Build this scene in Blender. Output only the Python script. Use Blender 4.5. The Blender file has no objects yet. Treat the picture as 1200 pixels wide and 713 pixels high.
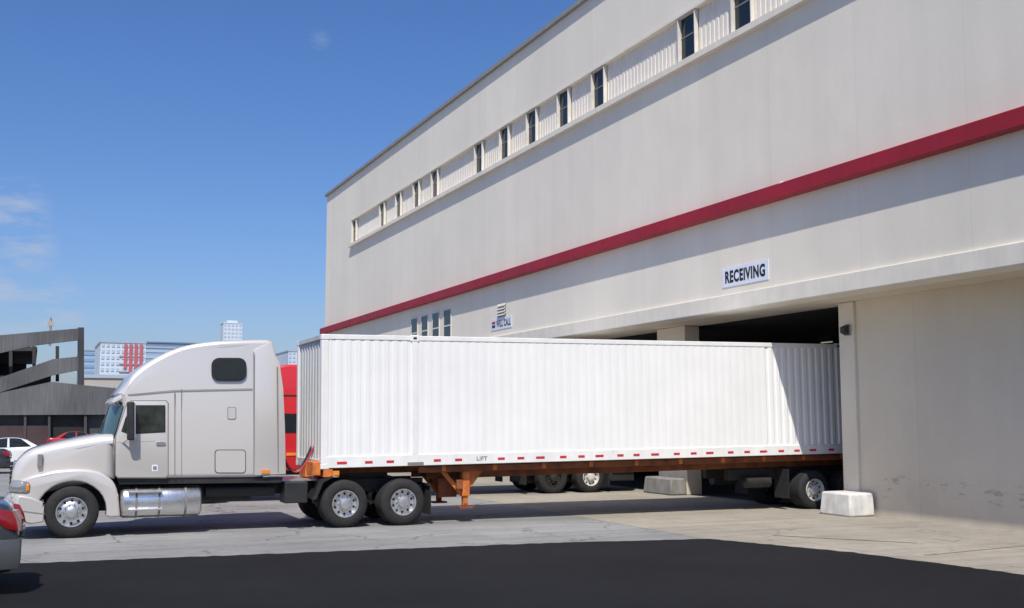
import bpy, bmesh, math, random
from mathutils import Vector, Matrix
random.seed(4)
S = bpy.context.scene
COL = S.collection
RAD = math.radians

# ------------------------------------------------------------------ camera numbers
F = 1300.0; HC = 2.3; TILT = RAD(6.0); YAW = math.atan(562 / 1300.0)
ct, st = math.cos(TILT), math.sin(TILT)
fx, fy = math.sin(YAW), math.cos(YAW)
rx, ry = fy, -fx

def ray(px, py):
    u = (px - 600) / F; v = (356.5 - py) / F
    w = ct - v * st; up = st + v * ct
    return Vector((fx * w + rx * u, fy * w + ry * u, up))
def onY(px, py, Y):
    d = ray(px, py); k = Y / d.y
    return (k * d.x, HC + k * d.z)
def onX(px, py, X):
    d = ray(px, py); k = X / d.x
    return (k * d.y, HC + k * d.z)
def ground(px, py):
    d = ray(px, py); k = HC / -d.z
    return (k * d.x, k * d.y)

# ------------------------------------------------------------------ mesh builder
ORG = {}
def inset(pts, d):
    n = len(pts); out = []
    for i in range(n):
        a = Vector(pts[i - 1]); b = Vector(pts[i]); c = Vector(pts[(i + 1) % n])
        e1 = (b - a); e2 = (c - b)
        if e1.length < 1e-9 or e2.length < 1e-9:
            out.append(tuple(b)); continue
        e1.normalize(); e2.normalize()
        n1 = Vector((-e1.y, e1.x)); n2 = Vector((-e2.y, e2.x))
        m = n1 + n2
        if m.length < 1e-6: m = n1
        m.normalize()
        k = max(0.5, m.dot(n1))
        out.append(tuple(b + m * (d / k)))
    return out
def area(p):
    return 0.5 * sum(p[i - 1][0] * p[i][1] - p[i][0] * p[i - 1][1] for i in range(len(p)))

class MB:
    def __init__(s): s.v = []; s.f = []; s.m = []
    def add(s, vs, fs, mi=0):
        b = len(s.v); s.v += [tuple(q) for q in vs]
        for f in fs: s.f.append([b + i for i in f]); s.m.append(mi)
        return s
    def box(s, x0, x1, y0, y1, z0, z1, mi=0):
        v = [(x, y, z) for x in (x0, x1) for y in (y0, y1) for z in (z0, z1)]
        return s.add(v, [(0, 1, 3, 2), (4, 6, 7, 5), (0, 4, 5, 1), (2, 3, 7, 6), (0, 2, 6, 4), (1, 5, 7, 3)], mi)
    def cyl(s, p0, p1, r, n=12, mi=0, r2=None):
        p0 = Vector(p0); p1 = Vector(p1); d = (p1 - p0).normalized()
        a = d.orthogonal().normalized(); b = d.cross(a); r2 = r if r2 is None else r2
        vs = []
        for p, q in ((p0, r), (p1, r2)):
            for i in range(n):
                t = 2 * math.pi * i / n
                vs.append(p + (a * math.cos(t) + b * math.sin(t)) * q)
        fs = [(i, (i + 1) % n, n + (i + 1) % n, n + i) for i in range(n)]
        fs += [tuple(range(n))[::-1], tuple(range(n, 2 * n))]
        return s.add(vs, fs, mi)
    def tube(s, pts, r, n=8, mi=0):
        for a, b in zip(pts[:-1], pts[1:]): s.cyl(a, b, r, n, mi)
        return s
    def lathe(s, c, prof, n, sgn=1, mi=0):
        vs = []
        for a, r in prof:
            for i in range(n):
                t = 2 * math.pi * i / n
                vs.append((c[0] + r * math.cos(t), c[1] + a * sgn, c[2] + r * math.sin(t)))
        fs = []
        for j in range(len(prof) - 1):
            for i in range(n):
                k = (i + 1) % n
                fs.append((j * n + i, j * n + k, (j + 1) * n + k, (j + 1) * n + i))
        return s.add(vs, fs, mi)
    def prism_y(s, pts, y0, y1, mi=0):
        n = len(pts)
        vs = [(p[0], y0, p[1]) for p in pts] + [(p[0], y1, p[1]) for p in pts]
        fs = [tuple(range(n)), tuple(range(n, 2 * n))[::-1]] + [(i, (i + 1) % n, n + (i + 1) % n, n + i) for i in range(n)]
        return s.add(vs, fs, mi)
    def solid(s, pts, y0, y1, r, seg=4, mod=None, mi=0):
        pts = [tuple(p) for p in pts]
        if area(pts) < 0: pts = pts[::-1]
        n = len(pts); rings = []
        for k in range(seg + 1):
            a = math.pi / 2 * k / seg
            rings.append((inset(pts, r * (1 - math.sin(a))), y0 + r * (1 - math.cos(a))))
        for k in range(seg, -1, -1):
            a = math.pi / 2 * k / seg
            rings.append((inset(pts, r * (1 - math.sin(a))), y1 - r * (1 - math.cos(a))))
        vs = []
        for p, y in rings:
            for q in p:
                w = Vector((q[0], y, q[1]))
                vs.append(mod(w) if mod else w)
        fs = [tuple(range(n)), tuple(range((len(rings) - 1) * n, len(rings) * n))[::-1]]
        for j in range(len(rings) - 1):
            for i in range(n):
                k = (i + 1) % n
                fs.append((j * n + i, j * n + k, (j + 1) * n + k, (j + 1) * n + i))
        return s.add(vs, fs, mi)
    def build(s, name, mats, parent=None, smooth=True, bevel=0, ang=0.6, org=None):
        if not isinstance(mats, (list, tuple)): mats = [mats]
        if parent is not None:
            o0 = Vector(ORG[parent.name])
        elif org is not None:
            o0 = Vector(org)
        else:
            xs = [v[0] for v in s.v]; ys = [v[1] for v in s.v]; zs = [v[2] for v in s.v]
            o0 = Vector(((min(xs) + max(xs)) / 2, (min(ys) + max(ys)) / 2, min(zs)))
        me = bpy.data.meshes.new(name)
        me.from_pydata([tuple(Vector(v) - o0) for v in s.v], [], s.f)
        for m in mats: me.materials.append(m)
        me.polygons.foreach_set('material_index', s.m)
        bm = bmesh.new(); bm.from_mesh(me)
        bmesh.ops.recalc_face_normals(bm, faces=bm.faces)
        bm.to_mesh(me); bm.free()
        if smooth:
            me.polygons.foreach_set('use_smooth', [len(p.vertices) <= 4 or p.area < .05 for p in me.polygons])
            me.set_sharp_from_angle(angle=ang)
        me.update()
        o = bpy.data.objects.new(name, me); COL.objects.link(o)
        if parent is not None: o.parent = parent
        else: o.location = o0
        ORG[o.name] = tuple(o0)
        if bevel:
            b = o.modifiers.new('bevel', 'BEVEL'); b.width = bevel; b.segments = 2
            b.limit_method = 'ANGLE'; b.angle_limit = RAD(40)
        return o

def thing(name, label, cat, loc=(0, 0, 0), group=None):
    o = bpy.data.objects.new(name, None); COL.objects.link(o)
    o.location = loc; o.empty_display_size = 0.3
    o['label'] = label; o['category'] = cat
    if group: o['group'] = group
    ORG[o.name] = tuple(loc)
    return o
def tag(o, label=None, cat=None, group=None, kind=None):
    for k, v in (('label', label), ('category', cat), ('group', group), ('kind', kind)):
        if v: o[k] = v
    return o

def rr(x0, y0, x1, y1, r, n=5):
    out = []
    for cx, cy, a0 in ((x1 - r, y1 - r, 0), (x0 + r, y1 - r, 90), (x0 + r, y0 + r, 180), (x1 - r, y0 + r, 270)):
        for i in range(n + 1):
            a = RAD(a0 + 90 * i / n)
            out.append((cx + r * math.cos(a), cy + r * math.sin(a)))
    return out
def smooth_pts(pts, n=6):
    out = []
    for i in range(len(pts) - 1):
        p0 = Vector(pts[max(i - 1, 0)]); p1 = Vector(pts[i]); p2 = Vector(pts[i + 1]); p3 = Vector(pts[min(i + 2, len(pts) - 1)])
        for k in range(n):
            t = k / n
            out.append(tuple(0.5 * ((2 * p1) + (p2 - p0) * t + (2 * p0 - 5 * p1 + 4 * p2 - p3) * t * t + (3 * p1 - p0 - 3 * p2 + p3) * t ** 3)))
    out.append(tuple(pts[-1]))
    return out

def text_part(body, name, material, parent, box, place, bold=0.012, ext=0.004):
    cu = bpy.data.curves.new('t', 'FONT'); cu.body = body; cu.size = 1; cu.extrude = ext; cu.offset = bold
    cu.space_character = 1.0 + bold * 2.6
    ob = bpy.data.objects.new('t', cu); COL.objects.link(ob)
    bpy.context.view_layer.update()
    dg = bpy.context.evaluated_depsgraph_get()
    me = bpy.data.meshes.new_from_object(ob.evaluated_get(dg))
    bpy.data.objects.remove(ob)
    xs = [v.co.x for v in me.vertices]; ys = [v.co.y for v in me.vertices]
    x0, x1, y0, y1 = min(xs), max(xs), min(ys), max(ys)
    o0 = Vector(ORG[parent.name])
    for v in me.vertices:
        a = (v.co.x - x0) / (x1 - x0) * box[0]; b = (v.co.y - y0) / (y1 - y0) * box[1]
        v.co = Vector(place(a, b, v.co.z)) - o0
    me.name = name
    me.materials.clear(); me.materials.append(material)
    o = bpy.data.objects.new(name, me); COL.objects.link(o); o.parent = parent
    ORG[o.name] = tuple(o0)
    return o

# ------------------------------------------------------------------ materials
def nd(nt, t, ins=None, **props):
    n = nt.nodes.new(t)
    for k, v in props.items(): setattr(n, k, v)
    for k, v in (ins or {}).items():
        if isinstance(v, bpy.types.NodeSocket): nt.links.new(v, n.inputs[k])
        else: n.inputs[k].default_value = v
    return n
def mth(nt, op, a, b=None, clamp=False):
    d = {0: a}
    if b is not None: d[1] = b
    n = nd(nt, 'ShaderNodeMath', d, operation=op); n.use_clamp = clamp
    return n.outputs[0]
def noise(nt, vec, scale, detail=4, rough=0.55, dist=0.0):
    return nd(nt, 'ShaderNodeTexNoise', {'Vector': vec, 'Scale': scale, 'Detail': detail, 'Roughness': rough, 'Distortion': dist}).outputs[0]
def mr(nt, val, a, b, c, d):
    return nd(nt, 'ShaderNodeMapRange', {0: val, 1: a, 2: b, 3: c, 4: d}).outputs[0]
def mapv(nt, vec, scale, loc=(0, 0, 0)):
    return nd(nt, 'ShaderNodeMapping', {'Vector': vec, 'Scale': scale, 'Location': loc}).outputs[0]
def mul(nt, *a):
    r = a[0]
    for b in a[1:]: r = mth(nt, 'MULTIPLY', r, b)
    return r
def newmat(name):
    m = bpy.data.materials.new(name); m.use_nodes = True
    nt = m.node_tree; bs = nt.nodes['Principled BSDF']
    pos = nt.nodes.new('ShaderNodeTexCoord').outputs['Object']
    return m, nt, bs, pos
def setcol(nt, bs, col, fac, spots=None):
    n = nd(nt, 'ShaderNodeVectorMath', {0: col[:3], 'Scale': fac}, operation='SCALE')
    out = n.outputs[0]
    if spots is not None:
        out = nd(nt, 'ShaderNodeMixRGB', {0: spots, 1: out, 2: (.22, .10, .05, 1)}).outputs[0]
    nt.links.new(out, bs.inputs['Base Color'])
    return out
def mat(name, col, rough=0.5, metal=0.0, var=0.08, scale=3.0, coat=0.0, bump=0.0, bscale=60, streak=0.0, em=0, rust=0):
    m, nt, bs, pos = newmat(name)
    f = mr(nt, noise(nt, pos, scale, 2), 0.3, 0.7, 1 - var, 1 + var)
    if streak:
        s = noise(nt, mapv(nt, pos, (3, 3, 0.25)), 2.0, 5)
        f = mul(nt, f, mr(nt, s, 0.35, 0.75, 1.0, 1 - streak))
    sp = None
    if rust:
        sp = mul(nt, mr(nt, noise(nt, mapv(nt, pos, (1, 1, .55)), 3.2, 7, .72), .67, .74, 0, 1), rust)
    setcol(nt, bs, col, f, sp)
    bs.inputs['Metallic'].default_value = metal
    if coat:
        bs.inputs['Roughness'].default_value = rough
        bs.inputs['Coat Weight'].default_value = coat; bs.inputs['Coat Roughness'].default_value = 0.06
    else:
        r = mr(nt, noise(nt, pos, scale * 4), 0.3, 0.7, rough * 0.85, min(1, rough * 1.15))
        nt.links.new(r, bs.inputs['Roughness'])
    if bump:
        b = nd(nt, 'ShaderNodeBump', {'Height': noise(nt, pos, bscale), 'Strength': bump, 'Distance': 0.02})
        nt.links.new(b.outputs[0], bs.inputs['Normal'])
    if em:
        bs.inputs['Emission Color'].default_value = (1, .95, .8, 1); bs.inputs['Emission Strength'].default_value = em
    return m

def facade_mat(name, col, joint=3.3, scuff=False, var=1.0):
    m, nt, bs, pos = newmat(name)
    sep = nd(nt, 'ShaderNodeSeparateXYZ', {0: pos})
    n1 = mr(nt, noise(nt, pos, 0.22, 5), 0.3, 0.7, 1 - .045 * var, 1 + .04 * var)
    n4 = mr(nt, noise(nt, pos, 0.9, 6, .65), 0.3, 0.7, 1 - .02 * var, 1 + .02 * var)
    n2 = mr(nt, noise(nt, mapv(nt, pos, (1, 1.1, 0.10)), 1.0, 6, .6), 0.42, 0.78, 1.015, 1 - .05 * var)
    n3 = mr(nt, noise(nt, pos, 9.0, 5, .7), 0.3, 0.7, .985, 1.015)
    dv = mth(nt, 'DIVIDE', sep.outputs[1], joint)
    fr = mth(nt, 'FRACT', dv)
    pid = nd(nt, 'ShaderNodeTexWhiteNoise', {'W': mth(nt, 'FLOOR', dv)}, noise_dimensions='1D').outputs['Value']
    j = mth(nt, 'LESS_THAN', fr, 0.008)
    f = mul(nt, n1, n2, n3, n4, mr(nt, pid, 0, 1, .975, 1.02), mth(nt, 'SUBTRACT', 1.0, mul(nt, j, 0.07)))
    if scuff:
        zz = sep.outputs[2]
        low = mr(nt, zz, 0.0, 1.2, 1.0, 0.0)
        sp = mr(nt, noise(nt, mapv(nt, pos, (1, 2.0, 6.5)), 1.1, 7, .7), 0.56, 0.65, 0, 1)
        band = mul(nt, mr(nt, zz, 0.40, .6, 0, 1), mr(nt, zz, .85, 1.1, 1, 0))
        f = mul(nt, f, mth(nt, 'SUBTRACT', 1.0, mul(nt, sp, band, 0.42)))
        f = mul(nt, f, mth(nt, 'SUBTRACT', 1.0, mul(nt, low, noise(nt, pos, 1.5, 5), 0.35)))
    setcol(nt, bs, col, f)
    bs.inputs['Roughness'].default_value = 0.8
    bs.inputs['Specular IOR Level'].default_value = 0.25
    b = nd(nt, 'ShaderNodeBump', {'Height': mth(nt, 'ADD', noise(nt, pos, 1.2, 6, .6), mul(nt, j, -.4)), 'Strength': 0.11, 'Distance': 0.03})
    nt.links.new(b.outputs[0], bs.inputs['Normal'])
    return m

def ground_mat(name, col, crack=0.0, patch=0.15, speck=0.15, joints=None, rough=.9, stain=0.0, spec=.3, tracks=0, repair=0):
    m, nt, bs, pos = newmat(name)
    n1 = mr(nt, noise(nt, pos, 0.35, 6, .6), 0.3, 0.7, 1 - patch, 1 + patch)
    n2 = mr(nt, noise(nt, pos, 90, 3, .7), 0.3, 0.7, 1 - speck, 1 + speck)
    n3 = mr(nt, noise(nt, pos, 4, 6, .7), 0.3, 0.7, 1 - patch * .6, 1 + patch * .6)
    f = mul(nt, n1, n2, n3)
    warp = nd(nt, 'ShaderNodeVectorMath', {0: pos, 1: nd(nt, 'ShaderNodeTexNoise', {'Vector': pos, 'Scale': 1.3, 'Detail': 5}).outputs['Color']}, operation='ADD').outputs[0]
    if crack:
        v = nd(nt, 'ShaderNodeTexVoronoi', {'Vector': warp, 'Scale': 0.36}, feature='DISTANCE_TO_EDGE').outputs['Distance']
        c = mr(nt, v, 0.0, 0.013, 1, 0)
        msk = mr(nt, noise(nt, pos, 0.5, 3), .42, .56, 0, 1)
        f = mul(nt, f, mth(nt, 'SUBTRACT', 1.0, mul(nt, c, msk, crack)))
    if repair:
        vc = nd(nt, 'ShaderNodeTexVoronoi', {'Vector': mapv(nt, pos, (.22, .55, 1)), 'Scale': 1.0}, distance='CHEBYCHEV').outputs['Color']
        f = mul(nt, f, mr(nt, vc, .1, .9, 1 - repair, 1 + repair * .6))
    if stain:
        s = mr(nt, noise(nt, mapv(nt, pos, (.5, 1.6, 1)), 0.9, 6, .65), .56, .72, 0, stain)
        f = mul(nt, f, mth(nt, 'SUBTRACT', 1.0, s))
    if tracks:
        s = mr(nt, noise(nt, mapv(nt, pos, (.05, 2.2, 1)), 1.0, 5, .6), .48, .75, 0, tracks)
        f = mul(nt, f, mth(nt, 'SUBTRACT', 1.0, s))
    if joints:
        sep = nd(nt, 'ShaderNodeSeparateXYZ', {0: pos})
        for ax, per in joints:
            fr = mth(nt, 'FRACT', mth(nt, 'DIVIDE', sep.outputs[ax], per))
            f = mul(nt, f, mth(nt, 'SUBTRACT', 1.0, mul(nt, mth(nt, 'LESS_THAN', fr, 0.008), 0.35)))
    setcol(nt, bs, col, f)
    bs.inputs['Roughness'].default_value = rough
    bs.inputs['Specular IOR Level'].default_value = spec
    b = nd(nt, 'ShaderNodeBump', {'Height': noise(nt, pos, 70, 4, .7), 'Strength': 0.35, 'Distance': 0.02})
    nt.links.new(b.outputs[0], bs.inputs['Normal'])
    return m

M = {}
M['pearl'] = mat('pearl_paint', (.645, .61, .572), .28, .28, .012, .5, coat=.9)
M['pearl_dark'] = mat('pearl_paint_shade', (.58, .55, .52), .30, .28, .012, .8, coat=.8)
M['white_paint'] = mat('container_white', (.81, .81, .795), .5, 0, .03, .7, streak=.05, rust=.3)
M['front_shade'] = mat('container_front_shaded', (.54, .55, .55), .55, 0, .06, .9, streak=.15, rust=.3)  # white paint greyed: the front end's shade is put into its colour
M['rail_white'] = mat('rail_white', (.78, .775, .755), .5, 0, .05, 2, streak=.08, rust=.5)
M['seam'] = mat('seam_black', (.012, .012, .012), .7)
M['seam_grey'] = mat('seam_grey', (.20, .19, .18), .7)
M['black'] = mat('black_plastic', (.02, .02, .021), .55, 0, .2)
M['rubber'] = mat('rubber', (.018, .018, .018), .85, 0, .25, 12, bump=.2, bscale=80)
M['frame'] = mat('chassis_black', (.018, .017, .017), .6, 0, .3, 6, bump=.1)
M['chrome'] = mat('polished_metal', (.78, .78, .78), .22, 1, .06, 8)
M['tank'] = mat('brushed_aluminium', (.74, .74, .735), .30, .95, .05, 5)
M['alu'] = mat('wheel_aluminium', (.62, .62, .62), .38, .85, .1, 10)
M['hub_white'] = mat('wheel_white', (.58, .57, .54), .5, .1, .15, 10)
M['glass'] = mat('dark_glass', (.012, .016, .018), .06, 0, .1)
M['glass_green'] = mat('windshield_glass', (.055, .095, .092), .05, 0, .1)
M['cab_view'] = mat('door_glass', (.022, .027, .024), .06, 0, .9, 3)
M['red_mark'] = mat('red_reflector', (.50, .03, .04), .4)
M['amber'] = mat('amber_lens', (.75, .25, .03), .3)
M['red_lens'] = mat('red_lens', (.24, .010, .012), .18, coat=.6)
M['lamp_lens'] = mat('clear_lens', (.42, .43, .43), .10, .55, coat=.8)
M['orange'] = mat('rusty_orange', (.56, .155, .028), .65, 0, .3, 5, bump=.2)
M['rust'] = mat('rusty_brown', (.20, .062, .024), .85, 0, .4, 3, bump=.2)
M['red_paint'] = mat('red_truck_paint', (.58, .02, .025), .3, 0, .05, coat=.6)
M['facade'] = facade_mat('facade_paint', (.77, .715, .612))
M['lower'] = facade_mat('lower_wall_paint', (.68, .602, .482), 5.0, scuff=True)
M['pillar'] = facade_mat('pillar_paint', (.73, .66, .545), 50, scuff=True)
M['trim'] = mat('trim_paint', (.755, .70, .60), .7, 0, .05, 2, streak=.07)
M['strip'] = mat('ribbed_panel_paint', (.75, .695, .61), .7, 0, .04, 2)
M['band'] = mat('red_band_paint', (.33, .008, .022), .55, 0, .1, .6, streak=.15)
M['cap'] = mat('roof_cap_grey', (.26, .25, .24), .6)
M['interior'] = mat('interior_shade', (.02, .019, .018), .9)  # near-black, so the shade inside the dock lies in the colour
M['winframe'] = mat('window_frame_paint', (.66, .62, .55), .5)
M['sign_white'] = mat('sign_white', (.70, .74, .82), .5, 0, .04)
M['sign_ink'] = mat('sign_ink', (.008, .009, .018), .6)
M['sign_red'] = mat('sign_red', (.42, .02, .03), .5)
M['sign_blue'] = mat('sign_blue', (.014, .017, .05), .5)
M['block'] = mat('white_concrete', (.64, .625, .59), .85, 0, .15, 3, bump=.4, bscale=25, streak=.25)
M['block_shaded'] = mat('shaded_block', (.22, .215, .205), .9, 0, .2, 3, bump=.4, bscale=25, streak=.25)  # block concrete darkened to carry the shade behind the trailer
M['asphalt_old'] = ground_mat('old_asphalt', (.24, .239, .235), .65, .15, .28, stain=.28, tracks=.25, repair=.10)
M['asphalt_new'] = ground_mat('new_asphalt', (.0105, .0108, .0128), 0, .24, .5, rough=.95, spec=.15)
M['apron'] = ground_mat('apron_concrete', (.305, .277, .23), .3, .15, .16, joints=((0, 3.4), (1, 4.5)), stain=.3, tracks=.22, repair=.06)
M['line_paint'] = ground_mat('worn_line_paint', (.27, .235, .18), 0, .3, .2)
M['garage'] = mat('shadowed_concrete', (.125, .126, .13), .9, 0, .3, .25, bump=.2, bscale=3, streak=.35)  # garage stands in shadow; that shade is put into both concrete colours
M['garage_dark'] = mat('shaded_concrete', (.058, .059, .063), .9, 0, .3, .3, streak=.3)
M['garage_red'] = mat('dull_red_base', (.06, .038, .038), .9, 0, .25, .5)
M['lot_white'] = mat('car_white', (.74, .74, .74), .25, 0, .02, coat=.6)
M['car_grey'] = mat('car_grey', (.085, .09, .097), .28, .6, .04, coat=.7)
M['car_dark'] = mat('car_charcoal', (.035, .037, .042), .25, .3, .04, coat=.7)
M['car_red'] = mat('car_red', (.42, .025, .03), .3, .1, .04, coat=.7)
M['bumper_grey'] = mat('bumper_grey', (.10, .105, .112), .4, .4, .04, coat=.3)
M['b_blue'] = mat('blue_glass_wall', (.24, .36, .50), .35, .1, .1, .05)  # distance haze of the far city is mixed into these wall and window colours
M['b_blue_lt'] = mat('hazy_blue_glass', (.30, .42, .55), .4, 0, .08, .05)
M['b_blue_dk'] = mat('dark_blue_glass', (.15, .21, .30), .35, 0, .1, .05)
M['b_white'] = mat('hazy_white_facade', (.54, .60, .66), .7, 0, .06, .05)
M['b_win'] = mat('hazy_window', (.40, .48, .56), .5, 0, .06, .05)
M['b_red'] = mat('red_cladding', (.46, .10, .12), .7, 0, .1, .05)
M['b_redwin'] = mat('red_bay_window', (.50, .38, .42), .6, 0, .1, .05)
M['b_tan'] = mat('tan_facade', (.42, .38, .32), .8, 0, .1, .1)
M['b_grey'] = mat('hazy_grey_facade', (.36, .42, .48), .7, 0, .1, .05)
M['tube'] = mat('lamp_tube', (.4, .38, .32), .5, em=.22)

# ------------------------------------------------------------------ ground
def sheet(name, pts, z, material):
    b = MB(); b.add([(p[0], p[1], z) for p in pts], [tuple(range(len(pts)))])
    return tag(b.build(name, material, smooth=False, org=(0, 0, z)), kind='structure')
sheet('ground', [(-2500, -600), (2500, -600), (2500, 3500), (-2500, 3500)], 0, M['asphalt_old'])
def wob(p, q, n, amp):
    out = []
    for i in range(n):
        t = i / n
        out.append((p[0] + (q[0] - p[0]) * t + random.uniform(-amp, amp), p[1] + (q[1] - p[1]) * t + random.uniform(-amp, amp)))
    return out
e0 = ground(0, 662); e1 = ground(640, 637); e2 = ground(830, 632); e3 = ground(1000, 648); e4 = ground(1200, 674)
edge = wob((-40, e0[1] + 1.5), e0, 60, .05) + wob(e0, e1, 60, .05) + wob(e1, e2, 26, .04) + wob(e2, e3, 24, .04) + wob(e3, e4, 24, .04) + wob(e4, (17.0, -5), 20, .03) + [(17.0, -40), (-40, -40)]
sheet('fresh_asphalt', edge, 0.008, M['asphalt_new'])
sheet('apron', [(12.2, -30), (18.9, -30), (18.9, 72), (12.2, 72)], 0.004, M['apron'])
for i, (a, b) in enumerate((((905, 628), (1075, 637)), ((1085, 651), (1200, 640)))):
    A = Vector(ground(*a)); B = Vector(ground(*b)); d = (B - A).normalized(); nrm = Vector((-d.y, d.x)) * .05
    sheet('bay_line', [A - nrm, B - nrm, B + nrm, A + nrm], 0.012, M['line_paint'])

# ------------------------------------------------------------------ warehouse
XF = 17.4; XL = 18.9; YE = 71.0; YS = -20.0; ZR = 17.0; ZS = 5.28
W = thing('warehouse_building', 'long beige warehouse with red stripe, high window strip and open dock doors', 'building', (XF, 20, 0))
yst = onX(412, 285, XF)[0]
z0s, z1s = 12.86, 14.35
MB().box(XF, XF + .5, YS, YE, 5.72, z0s).build('upper_wall', M['facade'], W, False)
MB().box(XF, XF + .5, YS, YE, z1s, ZR).build('parapet_wall', M['facade'], W, False)
MB().box(XF, XF + .5, yst, YE, z0s, z1s).build('end_wall_panel', M['facade'], W, False)
MB().box(XF - .03, XF + .1, yst - .02, yst + .16, z0s, z1s).build('strip_jamb', M['trim'], W, False)
MB().box(XF - .18, XF + .25, YS, yst + .16, z0s - .16, z0s + .02).build('window_ledge', M['trim'], W, False)
MB().box(XF - .03, XF + .2, YS, yst + .16, z1s - .02, z1s + .06).build('strip_header', M['trim'], W, False)
b = MB(); pts = []; y = YS
while y < yst:
    pts += [(XF + .145, y), (XF + .145, y + .14), (XF + .162, y + .16), (XF + .162, y + .20)]
    y += .22
vs = [(p[0], p[1], z0s) for p in pts] + [(p[0], p[1], z1s) for p in pts]; n = len(pts)
b.add(vs, [(i, i + 1, n + i + 1, n + i) for i in range(n - 1)])
b.build('ribbed_panel', M['strip'], W, False)
for px, py in ((414.5, 270), (447, 250), (466, 240), (487, 228), (508.5, 215), (560, 186), (590, 167), (622, 149), (659, 127), (700, 102), (804, 42), (868, 12)):
    yc = onX(px, py, XF)[0]
    hw = .44; a, c = yc - hw, yc + hw; zb, zt = z0s + .05, z1s - .05; t = .03
    m = MB()
    m.box(XF - .01, XF + .12, a - t, a, zb - .03, zt + .02); m.box(XF - .01, XF + .12, c, c + t, zb - .03, zt + .02)
    m.box(XF - .01, XF + .12, a, c, zt, zt + .02); m.box(XF - .01, XF + .12, a, c, zb - .03, zb + .02)
    fr = m.build('window', M['winframe'], W, False)
    MB().box(XF + .105, XF + .12, a, c, (zb + zt) / 2 + .08, (zb + zt) / 2 + .12).build('sash_bar', M['seam_grey'], fr, False)
    MB().box(XF + .12, XF + .14, a, c, zb, zt).build('pane', M['glass'], fr, False)
MB().box(XF - .28, XF + .1, YS, YE + .25, 7.90, 8.27).build('red_stripe', M['band'], W, False, bevel=.02)
MB().box(XF - .09, XF + .6, YS, YE, ZS, 5.72).build('dock_beam', M['trim'], W, False, bevel=.02)
MB().box(XF + .6, XL + .5, YS, YE, ZS + .003, 5.6).build('soffit', M['lower'], W, False)
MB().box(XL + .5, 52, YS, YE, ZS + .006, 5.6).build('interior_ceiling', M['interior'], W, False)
MB().box(XF - .14, 53, YS - .1, YE + .14, ZR, ZR + .16).build('roof', M['cap'], W, False)
MB().box(XF + .5, 53, YE - .4, YE, 0, ZR).build('end_wall', M['facade'], W, False)
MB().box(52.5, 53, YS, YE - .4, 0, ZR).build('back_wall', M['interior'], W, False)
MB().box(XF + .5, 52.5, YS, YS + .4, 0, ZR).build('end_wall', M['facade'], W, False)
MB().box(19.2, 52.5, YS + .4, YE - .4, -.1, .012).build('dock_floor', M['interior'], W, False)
yj0 = onX(1006, 480, XL)[0]; yj1 = onX(988, 480, XL)[0]
MB().box(XL, XL + .4, YS, yj0, 0, ZS).build('lower_wall', M['lower'], W, False)
MB().box(XL - .07, XL + .45, yj0, yj1, 0, ZS).build('door_pillar', M['pillar'], W, False, bevel=.03)
MB().box(XL - .1, XL + .45, 29.8, 31.5, 0, ZS).build('door_pillar', M['lower'], W, False, bevel=.03)
MB().box(XL - .1, XL + .45, 39.5, 41, 0, ZS).build('door_pillar', M['lower'], W, False, bevel=.03)
MB().box(XL, XL + .4, 49, YE - .4, 0, ZS).build('lower_wall', M['lower'], W, False)
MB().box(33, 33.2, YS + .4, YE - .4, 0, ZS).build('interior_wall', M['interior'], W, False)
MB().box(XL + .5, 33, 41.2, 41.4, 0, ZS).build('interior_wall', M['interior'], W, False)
for yy in (26.2, 35.5):
    MB().box(26, 26.4, yy, yy + .4, 0, ZS).build('interior_column', M['interior'], W, False)
for px in (486, 498, 511, 524.5):
    yc, zt = onX(px, 366, XF); zt = 7.35; zb = 5.95; hw = .46
    m = MB(); t = .06
    m.box(XF - .03, XF + .05, yc - hw - t, yc - hw, zb, zt + t); m.box(XF - .03, XF + .05, yc + hw, yc + hw + t, zb, zt + t)
    m.box(XF - .03, XF + .05, yc - hw, yc + hw, zt, zt + t); m.box(XF - .02, XF + .05, yc - hw, yc + hw, 6.6, 6.66)
    fr = m.build('window', M['winframe'], W, False)
    MB().box(XF - .008, XF + .04, yc - hw, yc + hw, zb, zt).build('pane', M['glass'], fr, False)

# fascia details
y, z = onX(917, 216, XF - .2)
t = thing('wall_lamp', 'small pale lamp sticking out above the red stripe', 'lamp', (XF, y, z))
MB().cyl((XF, y, z), (XF - .22, y, z + .02), .02, 8).build('bracket', M['cap'], t)
MB().box(XF - .28, XF - .18, y - .06, y + .06, z - .02, z + .06).build('lamp_head', M['winframe'], t, bevel=.02)
y, z = onX(994, 387, XL - .07)
t = thing('wall_lamp', 'dark box lamp fixed high on the pillar beside the dock door', 'lamp', (XL - .07, y, z))
MB().box(XL - .12, XL - .065, y - .09, y + .09, z - .14, z + .14).build('back_plate', M['cap'], t, bevel=.01)
MB().prism_y([(XL - .12, z + .13), (XL - .26, z + .07), (XL - .26, z - .07), (XL - .12, z - .13)], y - .09, y + .09).build('lamp_head', M['black'], t, bevel=.01)

# RECEIVING sign
ya, za = onX(847, 333, XF); yb, zb_ = onX(901, 306, XF)
zc = 0.5 * (onX(847, 325, XF)[1] + onX(901, 317, XF)[1]); hh = .27
t = thing('receiving_sign', 'white rectangular sign with dark lettering reading RECEIVING on the facade', 'sign', (XF, (ya + yb) / 2, zc - hh))
MB().box(XF - .016, XF - .001, yb, ya, zc - hh, zc + hh).build('board', M['sign_white'], t, False, bevel=.004)
wd = ya - yb
text_part('RECEIVING', 'lettering', M['sign_ink'], t, (wd * .86, .34), lambda a, b_, c: (XF - .019 - c * .4, ya - wd * .07 - a, zc - .17 + b_), bold=.042, ext=.002)

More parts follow.
